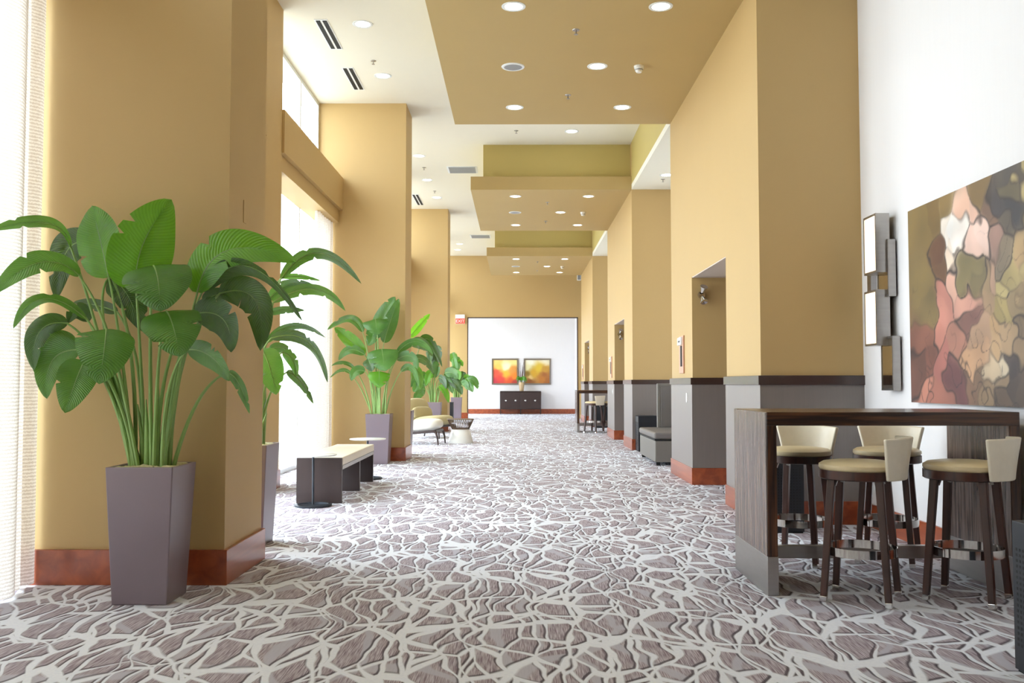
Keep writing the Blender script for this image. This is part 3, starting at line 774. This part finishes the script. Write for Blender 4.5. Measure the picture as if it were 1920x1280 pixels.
for (x0, x1, lb, seeds, sd) in ((922, 972, 'framed landscape print of orange and red sunset glow, left one', [(0.55, 0.72, (255, 245, 190)), (0.1, 0.95, (240, 200, 110)), (0.9, 0.95, (250, 225, 140)), (0.2, 0.7, (245, 190, 90)), (0.85, 0.6, (225, 150, 70)), (0.55, 0.42, (250, 180, 60)), (0.1, 0.45, (215, 85, 60)), (0.9, 0.3, (240, 140, 50)), (0.3, 0.2, (215, 70, 60)), (0.7, 0.12, (225, 90, 50)), (0.1, 0.08, (190, 55, 70)), (0.95, 0.05, (190, 70, 60))], 3),
                               (982, 1033, 'framed landscape print of golden trees by water, right one', [(0.2, 0.9, (245, 240, 215)), (0.8, 0.95, (245, 235, 200)), (0.1, 0.65, (235, 225, 170)), (0.55, 0.62, (225, 190, 60)), (0.85, 0.6, (200, 150, 60)), (0.4, 0.45, (215, 165, 50)), (0.1, 0.42, (150, 120, 50)), (0.8, 0.38, (165, 100, 50)), (0.2, 0.26, (235, 200, 130)), (0.7, 0.2, (190, 120, 50)), (0.2, 0.1, (150, 90, 40)), (0.9, 0.08, (165, 100, 45))], 8)):
    A, B = PY(x0, 721, 37.97), PY(x1, 672, 37.97)
    t = thing('framed_print', lb, 'picture', (A.x, 37.995, A.z), 0, 'framed landscapes above the sideboard')
    w_, h_ = B.x - A.x, B.z - A.z
    MB().box(0, w_, -0.04, 0, 0, 0.06).box(0, w_, -0.04, 0, h_ - 0.06, h_).box(0, 0.06, -0.04, 0, 0.06, h_ - 0.06).box(w_ - 0.06, w_, -0.04, 0, 0.06, h_ - 0.06).build('frame', M_STEEL, t)
    BOX(0.05, w_ - 0.05, -0.015, 0, 0.05, h_ - 0.05).build('backing', M_CAP, t)
    grid_print('print', t, 40, 40, lambda u, v: (0.055 + (w_ - 0.11) * u, -0.018, 0.055 + (h_ - 0.11) * v), lambda u, v: blobs(seeds, u, v, 0.08, 3, sd, soft=3.5), M_ART)

# ------------------------------------------------------------------ large abstract painting
PA, PB, PZ0, PZ1 = 7.1, 4.9, 1.095, 2.565
raw = [(380, 330, (128, 104, 56)), (375, 600, (130, 108, 62)), (385, 750, (120, 100, 60)), (440, 440, (98, 62, 40)), (455, 560, (104, 70, 44)), (470, 330, (245, 232, 218)), (520, 370, (250, 244, 238)),
       (490, 395, (250, 240, 230)), (545, 340, (250, 242, 234)), (535, 420, (250, 240, 232)), (510, 440, (248, 232, 214)), (560, 290, (232, 186, 160)), (610, 300, (222, 180, 160)), (640, 400, (240, 206, 192)), (590, 430, (238, 200, 184)), (500, 500, (242, 218, 196)), (580, 560, (124, 110, 72)), (600, 610, (112, 98, 66)),
       (750, 350, (88, 76, 66)), (700, 300, (112, 84, 68)), (800, 260, (52, 48, 54)), (740, 270, (60, 52, 54)), (800, 180, (96, 84, 62)), (640, 220, (124, 98, 58)), (800, 120, (74, 66, 62)), (470, 250, (128, 102, 56)), (420, 290, (118, 92, 48)),
       (460, 690, (192, 126, 112)), (510, 610, (214, 166, 146)), (560, 700, (208, 152, 134)), (430, 860, (196, 128, 112)), (450, 760, (198, 132, 116)), (570, 790, (120, 80, 72)), (640, 620, (150, 124, 92)), (680, 600, (176, 140, 116)), (650, 710, (158, 128, 98)),
       (740, 480, (126, 110, 90)), (700, 420, (150, 116, 104)), (760, 620, (186, 166, 112)), (800, 540, (168, 148, 98)), (720, 780, (152, 132, 82)), (760, 720, (168, 146, 92)), (620, 860, (176, 140, 112)), (540, 880, (170, 116, 98)), (700, 850, (182, 146, 104)),
       (700, 940, (190, 154, 114)), (600, 960, (196, 152, 116)), (480, 970, (172, 106, 96)), (400, 960, (120, 74, 62)), (530, 1070, (104, 60, 62)), (400, 1080, (192, 128, 108)), (440, 1130, (168, 108, 92)), (620, 1030, (198, 154, 118)), (780, 1000, (58, 44, 44)),
       (740, 1060, (150, 124, 96)), (800, 1080, (70, 54, 48)), (590, 1130, (124, 92, 72)), (670, 1140, (150, 122, 92)), (750, 1150, (96, 74, 58)), (370, 900, (134, 84, 68)), (375, 1000, (100, 64, 54)), (690, 1020, (206, 182, 150)), (830, 800, (120, 96, 72)),
       (820, 690, (150, 126, 92)), (820, 920, (150, 122, 92)), (770, 860, (178, 146, 110)), (830, 1130, (80, 62, 52)), (720, 1000, (214, 196, 168)), (650, 1090, (130, 100, 78))]
seeds = []
for (zx, zy, c) in raw:
    px, py = 1580 + zx / 2.462, 280 + zy / 2.462
    q = PX(px, py, XRW - 0.05)
    seeds.append(((PA - q.y) / (PA - PB), (q.z - PZ0) / (PZ1 - PZ0), c))
r2 = random.Random(4)
for i in range(26):
    seeds.append((0.72 + 0.3 * r2.random(), r2.random(), r2.choice([(120, 100, 64), (90, 74, 60), (170, 140, 100), (150, 110, 90), (70, 58, 54), (180, 160, 110)])))
t = thing('abstract_painting', 'large abstract painting in olive, rose and cream with dark ink lines', 'painting', (XRW, PA, PZ0))
BOX(-0.05, -0.001, PB - PA, 0, 0, PZ1 - PZ0).build('canvas_edge', M_CAP, t)
grid_print('canvas', t, 260, 175, lambda u, v: (-0.0512, (PB - PA) * u, (PZ1 - PZ0) * v), lambda u, v: blobs(seeds, u, v, 0.075, 4.2, 2.3, 0.022, aspect=1.5), M_ART)

# ------------------------------------------------------------------ wall sconce of boxes and mirrors
t = thing('wall_sconce', 'brushed steel wall sconce of two lit boxes and two mirrors', 'sconce', (XRW, 7.85, 1.0))
def sc_box(pxa, pya, pxb, pyb, xout, depth, nm, face_m):
    a, b = PX(pxa, pya, XRW - xout), PX(pxb, pyb, XRW - xout)
    y0, y1, z0, z1 = b.y - 7.85, a.y - 7.85, b.z - 1.0, a.z - 1.0
    f = 0.018
    pr = BOX(-xout + 0.004, -xout + depth, y0, y1, z0, z1).build(nm, M_STEEL, t, 0.003)
    BOX(-xout, -xout + 0.006, y0 + f, y1 - f, z0 + f, z1 - f).build('glass', face_m, pr)
    MB().box(-xout - 0.003, -xout + 0.006, y0, y0 + f, z0, z1).box(-xout - 0.003, -xout + 0.006, y1 - f, y1, z0, z1).box(-xout - 0.003, -xout + 0.006, y0 + f, y1 - f, z0, z0 + f).box(-xout - 0.003, -xout + 0.006, y0 + f, y1 - f, z1 - f, z1).build('rim', M_STEEL, pr)
sc_box(1619, 410, 1644, 510, 0.16, 0.11, 'lamp_box', M_SCONCE)
sc_box(1621, 548, 1645, 647, 0.16, 0.11, 'lamp_box', M_SCONCE)
sc_box(1644, 456, 1667, 555, 0.075, 0.06, 'mirror_box', M_MIRROR)
sc_box(1652, 632, 1676, 732, 0.075, 0.06, 'mirror_box', M_MIRROR)
pr = BOX(-0.05, 0, 0.02, 0.1, 0.85, 1.2).build('back_plate', M_STEEL, t)
outlet = PX(1705, 915, XRW)
t = thing('wall_outlet', 'white wall outlet on the white wall behind the stools', 'outlet', (XRW, outlet.y, outlet.z))
BOX(-0.008, 0, -0.035, 0.035, -0.057, 0.057).build('plate', M_LAC, t, 0.002)
for z in (-0.025, 0.025): BOX(-0.011, -0.006, -0.016, 0.016, z - 0.014, z + 0.014).build('socket', M_GRILLE, t, 0.002)

# ------------------------------------------------------------------ right wall fittings
for k in range(3):
    W_ = SW[k]; s = PERIOD * k
    y = 12.02 + s
    t = thing('room_sign', f'copper room sign with dark slot on the {W_} tan wall block', 'sign', (XR, y, 1.37), 0, 'room signs by the alcoves')
    BOX(-0.02, 0, -0.1, 0.2, 0, 0.49).build('plate', M_SIGNPINK, t, 0.003)
    BOX(-0.026, -0.018, -0.02, 0.08, 0.09, 0.36).build('display_slot', M_BLACK, t, 0.001)
    h = BOX(-0.04, -0.018, -0.04, 0.22, 0.37, 0.47).build('name_plate', M_LAC, t, 0.003)
    BOX(-0.042, -0.039, 0.02, 0.16, 0.405, 0.43).build('lettering', M_GUN, h)
    p = PY(1315, 553, 11.39)
    t = thing('emergency_light', f'small chrome twin-head emergency light in the {W_} alcove', 'lamp', (p.x, 11.39 + s, p.z), 0, 'emergency lights in the alcoves')
    MB().lathe([(0.045, 0), (0.05, 0.02), (0.04, 0.04)], 20).build('canopy', M_CHROME, t); t.children[0].rotation_euler = (PI / 2, 0, 0)
    for q in (-1, 1):
        o = MB().lathe([(0.026, 0), (0.05, 0.08), (0.046, 0.084), (0.0, 0.07)], 20, cap=False).build('lamp_head', M_CHROME, t)
        o.location = (0, -0.06, 0.03 * q); o.rotation_euler = (PI / 2 - 0.9 * q + (PI if False else 0), 0, 0.3)
    if k < 2:
        t = thing('wall_switch', f'white switch plate on the grey wainscot of the {W_} wall block', 'switch', (XR - 0.012, 11.72 + s, 1.06), 0, 'white switch plates')
        BOX(-0.007, 0, -0.035, 0.035, -0.06, 0.06).build('plate', M_LAC, t, 0.002)
        BOX(-0.011, -0.006, -0.012, 0.012, -0.025, 0.025).build('rocker', M_FRAME, t, 0.001)

# exit sign and speaker box on the end wall
p = PY(863, 607, END)
t = thing('exit_sign', 'red exit sign with white lamp housing on the end wall', 'sign', (p.x, END, p.z))
BOX(-0.17, 0.17, -0.06, 0, 0.0, 0.19).build('sign_face', M_LAC, t, 0.005)
BOX(-0.165, 0.165, -0.066, -0.058, 0.005, 0.185).build('red_panel', M_RED, t)
cu = bpy.data.curves.new('lettering', 'FONT'); cu.body = 'EXIT'; cu.size = 0.15; cu.align_x = 'CENTER'; cu.extrude = 0.002
cu.materials.append(M_LAC)
tmp = bpy.data.objects.new('tmp', cu); COL.objects.link(tmp); bpy.context.view_layer.update()
me = bpy.data.meshes.new_from_object(tmp.evaluated_get(bpy.context.evaluated_depsgraph_get())); bpy.data.objects.remove(tmp)
o = link('lettering', me, t); o.location = (0, -0.068, 0.045); o.rotation_euler = (PI / 2, 0, 0)
BOX(-0.17, 0.17, -0.12, 0, 0.19, 0.33).build('lamp_housing', M_LAC, t, 0.02, 3)
p = PY(1087, 526, END)
t = thing('wall_speaker', 'small white speaker box high on the end wall', 'speaker', (p.x - 0.03, END, p.z))
BOX(-0.07, 0.07, -0.14, 0, 0, 0.24).build('cabinet', M_LAC, t, 0.012, 3)
BOX(-0.055, 0.055, -0.145, -0.138, 0.02, 0.22).build('grille', M_GRILLE, t, 0.002)

# ------------------------------------------------------------------ potted bird-of-paradise plants
def planter(t, top=0.38, bot=0.31, h=0.77):
    vs = []
    wl = 0.018
    for (z, a) in ((0, bot), (h, top)):
        vs += [(x * a / 2, y * a / 2, z) for (x, y) in ((-1, -1), (1, -1), (1, 1), (-1, 1))]
    for (z, a) in ((h, top - 2 * wl), (h - 0.06, top - 2 * wl - 0.01)):
        vs += [(x * a / 2, y * a / 2, z) for (x, y) in ((-1, -1), (1, -1), (1, 1), (-1, 1))]
    fs = [(3, 2, 1, 0)] + [(k * 4 + i, k * 4 + (i + 1) % 4, k * 4 + 4 + (i + 1) % 4, k * 4 + 4 + i) for k in range(3) for i in range(4)] + [(12, 13, 14, 15)]
    MB().add(vs, fs).build('planter', M_PLANTER, t, 0.006)
    n = 14; a = (top - 2 * wl - 0.012) / 2; r = random.Random(3)
    vs = [(-a + 2 * a * i / n, -a + 2 * a * j / n, h - 0.03 + r.random() * 0.035) for j in range(n + 1) for i in range(n + 1)]
    MB().add(vs, [(j * (n + 1) + i, j * (n + 1) + i + 1, (j + 1) * (n + 1) + i + 1, (j + 1) * (n + 1) + i) for j in range(n) for i in range(n)], True).build('moss', M_MOSS, t)
def bez(a, c, b, t): return a * (1 - t) ** 2 + c * (2 * t * (1 - t)) + b * t ** 2
def leaf(t, org, base, J, Mid, T, width, roll, m, fold=18, tears=2, seed=0, rad=0.010, shape=0.7):
    r = random.Random(seed)
    C = Mid * 2 - (J + T) * 0.5
    ax = (T - J).normalized()
    view = (CAM - (J + T) * 0.5).normalized()
    n0 = (view - ax * view.dot(ax))
    n0 = n0.normalized() if n0.length > 0.05 else Vector((0, 0, 1))
    n0 = Matrix.Rotation(R(roll), 3, ax) @ n0
    NU, NV = 30, 4
    tear = {}
    for q in range(tears):
        tear[(r.randint(9, NU - 5), r.choice((-1, 1)))] = 0.45 + 0.3 * r.random()
    vs, uv, fs = [], [], []
    ph = r.random() * 6
    for i in range(NU + 1):
        s = i / NU
        p = bez(J, C, T, s)
        tg = (bez(J, C, T, min(1, s + 0.02)) - bez(J, C, T, max(0, s - 0.02))).normalized()
        sd = tg.cross(n0).normalized(); nn = sd.cross(tg)
        wd = width * 0.5 * (max(s, 0.004) ** 0.42 * max(1 - s, 0.0) ** 0.68) / 0.467
        for j in range(-NV, NV + 1):
            v = j / NV
            k = 1.0
            if j and (i, 1 if j > 0 else -1) in tear: k = 1 - (1 - tear[(i, 1 if j > 0 else -1)]) * abs(v)
            off = v * wd * k
            lift = abs(v) * wd * math.sin(R(fold)) - 0.10 * wd * v * v * 2 + 0.03 * width * v * v * math.sin(s * 11 + ph + (2 if v > 0 else 0))
            vs.append(p + sd * (off * math.cos(R(fold))) + nn * lift - org); uv.append((s, v))
    K = 2 * NV + 1
    for i in range(NU):
        for j in range(K - 1):
            a = i * K + j; fs.append((a, a + 1, a + K + 1, a + K))
    me = bpy.data.meshes.new('leaf'); me.from_pydata([tuple(v) for v in vs], [], fs)
    me.polygons.foreach_set('use_smooth', [True] * len(fs))
    ul = me.uv_layers.new(name='UVMap')
    for lp in me.loops: ul.data[lp.index].uv = uv[lp.vertex_index]
    me.materials.append(LEAF[m])
    o = link('leaf', me, t)
    # stem: pot -> blade base -> along the blade as its midrib
    d0 = (bez(J, C, T, 0.06) - J)
    cc = J - d0.normalized() * (J - base).length * 0.35
    cc = (cc + Vector((base.x * 0.6 + J.x * 0.4, base.y * 0.6 + J.y * 0.4, base.z + (J.z - base.z) * 0.62))) * 0.5
    pts, rs = [], []
    for i in range(13):
        s = i / 12; pts.append(bez(base, cc, J, s) - org); rs.append(rad * (1.35 - 0.75 * s))
    for i in range(1, 12):
        s = i / 12; pts.append(bez(J, C, T, s) - org - n0 * 0.002); rs.append(rad * 0.6 * (1 - 0.8 * s))
    MB().tube(pts, rs, 7).build('stem', M_STEM, o)
VS = next(o for o in bpy.data.objects if o.name == 'vase')
for i in range(9):
    a = i * 0.7 - 0.4; q = VS.location + Vector((0, 0, 0.36)); d = Vector((math.cos(a), -abs(math.sin(a)) * 0.6, 0))
    leaf(VS, VS.location.copy(), q.copy(), q + d * 0.05 + Vector((0, 0, 0.08)), q + d * 0.14 + Vector((0, 0, 0.15 + 0.03 * (i % 3))), q + d * 0.22 + Vector((0, 0, 0.06 * (i % 4)),), 0.09, 10, 'b', 12, 0, i, rad=0.005)
def plant(x, y, label, specs, pxbase=None):
    org = Vector((x, y, 0))
    t = thing('potted_plant', label, 'plant', org, 0, 'bird-of-paradise plants in square planters')
    planter(t)
    for i, sp in enumerate(specs):
        (jx, jy, jd), (mx_, my, md), (tx, ty, td), w_, roll, m = sp[:6]
        fold = sp[6] if len(sp) > 6 else 20
        J, Mi, T = PY(jx, jy, y + jd), PY(mx_, my, y + md), PY(tx, ty, y + td)
        r = random.Random(i * 17 + int(x * 10))
        bx = max(-0.115, min(0.115, (J.x - x) * 0.28 + r.uniform(-0.03, 0.03)))
        by = max(-0.115, min(0.115, jd * 0.4 + r.uniform(-0.07, 0.07)))
        leaf(t, org, Vector((x + bx, y + by, 0.73)), J, Mi, T, w_ * (y + md) / F, roll, m, fold, 2, i + int(y), rad=0.010)
    # young bare shoots in the clump
    for i in range(5):
        r = random.Random(i + int(y * 3)); a = r.uniform(-0.1, 0.1); b = r.uniform(-0.08, 0.08); h = r.uniform(1.0, 1.35)
        MB().tube([(a, b, 0.72), (a * 1.15, b * 1.2, 0.72 + (h - 0.72) * 0.5), (a * 1.4 + r.uniform(-.03, .03), b * 1.4, h)], [0.02, 0.016, 0.004], 8).build('shoot', M_STEM, t)
    return t
plant(-2.115, 5.36, 'largest potted bird-of-paradise in a plum-grey planter at the nearest column', [
    ((255, 541, .02), (268, 458, .0), (322, 374, .02), 124, 8, 'b', 24),
    ((204, 520, .10), (188, 450, .12), (172, 386, .14), 92, -25, 'b'),
    ((370, 548, -.05), (430, 468, -.02), (556, 492, .0), 84, -28, 'b'),
    ((380, 545, .02), (468, 500, -.05), (566, 600, -.1), 44, 52, 'd'),
    ((412, 550, .1), (478, 562, .12), (488, 658, .14), 64, 15, 'd'),
    ((288, 498, -.12), (296, 525, -.24), (301, 584, -.28), 124, 0, 'm', 8),
    ((312, 583, -.14), (324, 610, -.24), (338, 668, -.28), 108, -8, 'm', 8),
    ((199, 617, -.16), (196, 650, -.26), (186, 720, -.30), 102, 4, 'm', 8),
    ((352, 655, -.08), (395, 668, -.12), (430, 714, -.14), 46, 25, 'm'),
    ((428, 698, .1), (450, 722, .1), (468, 776, .1), 24, 35, 'm'),
    ((365, 588, .0), (418, 598, -.03), (433, 660, -.06), 66, 20, 'd'),
    ((133, 464, -.04), (88, 418, -.22), (-22, 434, -.52), 36, 48, 'm'),
    ((148, 516, -.08), (75, 492, -.26), (-14, 552, -.54), 54, 32, 'm'),
    ((172, 458, .2), (126, 470, .22), (106, 560, .22), 62, 18, 'd'),
    ((205, 520, .16), (238, 552, .18), (268, 622, .18), 64, -20, 'd'),
    ((162, 598, -.04), (82, 560, -.16), (25, 616, -.36), 30, 45, 'm'),
    ((166, 602, .05), (145, 582, .02), (128, 606, .0), 34, 10, 'd'),
    ((126, 606, -.02), (74, 622, -.1), (64, 694, -.14), 46, 24, 'd'),
    ((142, 643, .0), (90, 652, -.02), (72, 706, -.03), 52, 18, 'm'),
    ((150, 656, -.05), (98, 676, -.08), (88, 748, -.1), 58, 12, 'm'),
    ((158, 678, -.1), (142, 714, -.14), (122, 774, -.17), 72, 6, 'm'),
    ((220, 585, .2), (180, 572, .22), (138, 566, .22), 26, 20, 'd'),
    ((382, 566, .12), (408, 552, .13), (436, 557, .14), 30, 15, 'd'),
])
plant(-2.09, 7.2, 'potted bird-of-paradise half hidden behind the nearest column', [
    ((527, 522, .05), (598, 474, .05), (678, 532, .0), 26, 30, 'd'),
    ((503, 562, .0), (545, 532, -.02), (594, 540, -.05), 30, 40, 'd'),
    ((512, 566, -.05), (590, 542, -.08), (648, 583, -.1), 24, 25, 'm'),
    ((503, 587, .1), (535, 580, .1), (572, 582, .1), 18, 30, 'd'),
    ((528, 520, .15), (560, 518, .16), (600, 526, .18), 12, 20, 'm'),
    ((500, 642, .05), (552, 610, .05), (611, 633, .0), 20, 45, 'd'),
    ((508, 634, -.05), (578, 640, -.1), (614, 716, -.12), 28, 45, 'd'),
    ((491, 655, -.22), (506, 690, -.26), (518, 740, -.28), 52, 5, 'm', 8),
    ((530, 660, .0), (548, 675, .0), (556, 706, .0), 22, 10, 'm'),
    ((537, 698, .05), (562, 714, .05), (588, 757, .05), 20, 30, 'd'),
    ((505, 655, .1), (535, 655, .1), (552, 690, .1), 22, 30, 'd'),
])
plant(-2.15, 14.4, 'potted bird-of-paradise before the second column behind the bench', [
    ((708, 632, .08), (720, 594, .1), (741, 556, .1), 36, -12, 'm'),
    ((720, 642, .0), (732, 602, .02), (748, 560, .02), 30, 20, 'm'),
    ((704, 598, -.1), (705, 608, -.18), (706, 628, -.2), 48, 0, 'm', 6),
    ((704, 612, .0), (699, 628, .0), (690, 648, .0), 28, 0, 'm'),
    ((680, 622, .0), (655, 598, .0), (614, 618, -.05), 20, 40, 'm'),
    ((684, 664, .05), (655, 636, .05), (627, 614, .05), 28, 0, 'b'),
    ((683, 664, -.05), (655, 656, -.1), (635, 676, -.12), 18, 20, 'm'),
    ((716, 654, -.14), (718, 668, -.24), (722, 696, -.28), 58, 0, 'm', 6),
    ((711, 696, -.16), (711, 706, -.24), (711, 727, -.26), 40, 0, 'b', 6),
    ((690, 672, -.05), (694, 682, -.08), (698, 696, -.1), 26, 10, 'd'),
    ((664, 690, .0), (643, 680, .0), (621, 686, .0), 10, 40, 'm'),
    ((657, 700, .0), (640, 694, .0), (619, 708, .0), 9, 40, 'm'),
    ((684, 696, -.1), (667, 696, -.14), (659, 714, -.16), 20, 10, 'm'),
    ((744, 662, -.05), (780, 640, -.05), (812, 664, -.05), 20, 40, 'm'),
    ((744, 674, -.1), (770, 668, -.1), (783, 692, -.1), 22, 20, 'm'),
    ((752, 696, -.08), (772, 690, -.08), (786, 726, -.08), 14, 30, 'm'),
])
plant(-2.02, 16.2, 'potted bird-of-paradise mostly hidden behind the second column', [
    ((768, 632, .0), (786, 610, .0), (806, 588, .0), 18, 20, 'b'),
    ((788, 648, .0), (806, 638, .0), (829, 688, .0), 20, 30, 'd'),
    ((772, 648, .0), (792, 644, -.05), (812, 668, -.08), 24, 20, 'd'),
    ((770, 676, .0), (794, 674, .0), (814, 702, .0), 18, 30, 'd'),
    ((766, 700, .0), (782, 704, .0), (790, 730, .0), 18, 20, 'm'),
    ((772, 690, .1), (784, 696, .1), (793, 718, .1), 16, 10, 'm'),
])
def far_specs(cx, top, y, n, seed, sc):
    r = random.Random(seed); out = []
    for i in range(n):
        a = -1 + 2 * (i + 0.5) / n + r.uniform(-0.1, 0.1)
        h = r.uniform(35, 95) * sc * (1 - 0.35 * abs(a))
        jx, jy = cx + a * 24 * sc, top - h
        d = r.uniform(-.3, .15)
        ln = r.uniform(24, 36) * sc
        if abs(a) < 0.35 and r.random() < 0.6: tx, ty = jx + a * 20 * sc, jy - ln
        else: tx, ty = jx + math.copysign(ln * (0.3 + 0.6 * abs(a)), a), jy + ln * r.uniform(0.3, 1.0)
        out.append(((jx, jy, d * 0.5), ((jx + tx) / 2 + a * 3, (jy + ty) / 2 - 6 * sc, d * 0.8), (tx, ty, d), r.uniform(13, 22) * sc, r.uniform(-25, 35), r.choice('mmdmb')))
    return out
plant(-2.11, 23.4, 'distant potted bird-of-paradise before the third column behind the lounge chairs', far_specs(814, 757, 23.4, 17, 5, 1.0))
plant(-2.1, 31.9, 'farthest potted bird-of-paradise before the end wall under the exit sign', far_specs(858, 747, 31.9, 18, 11, 0.8))
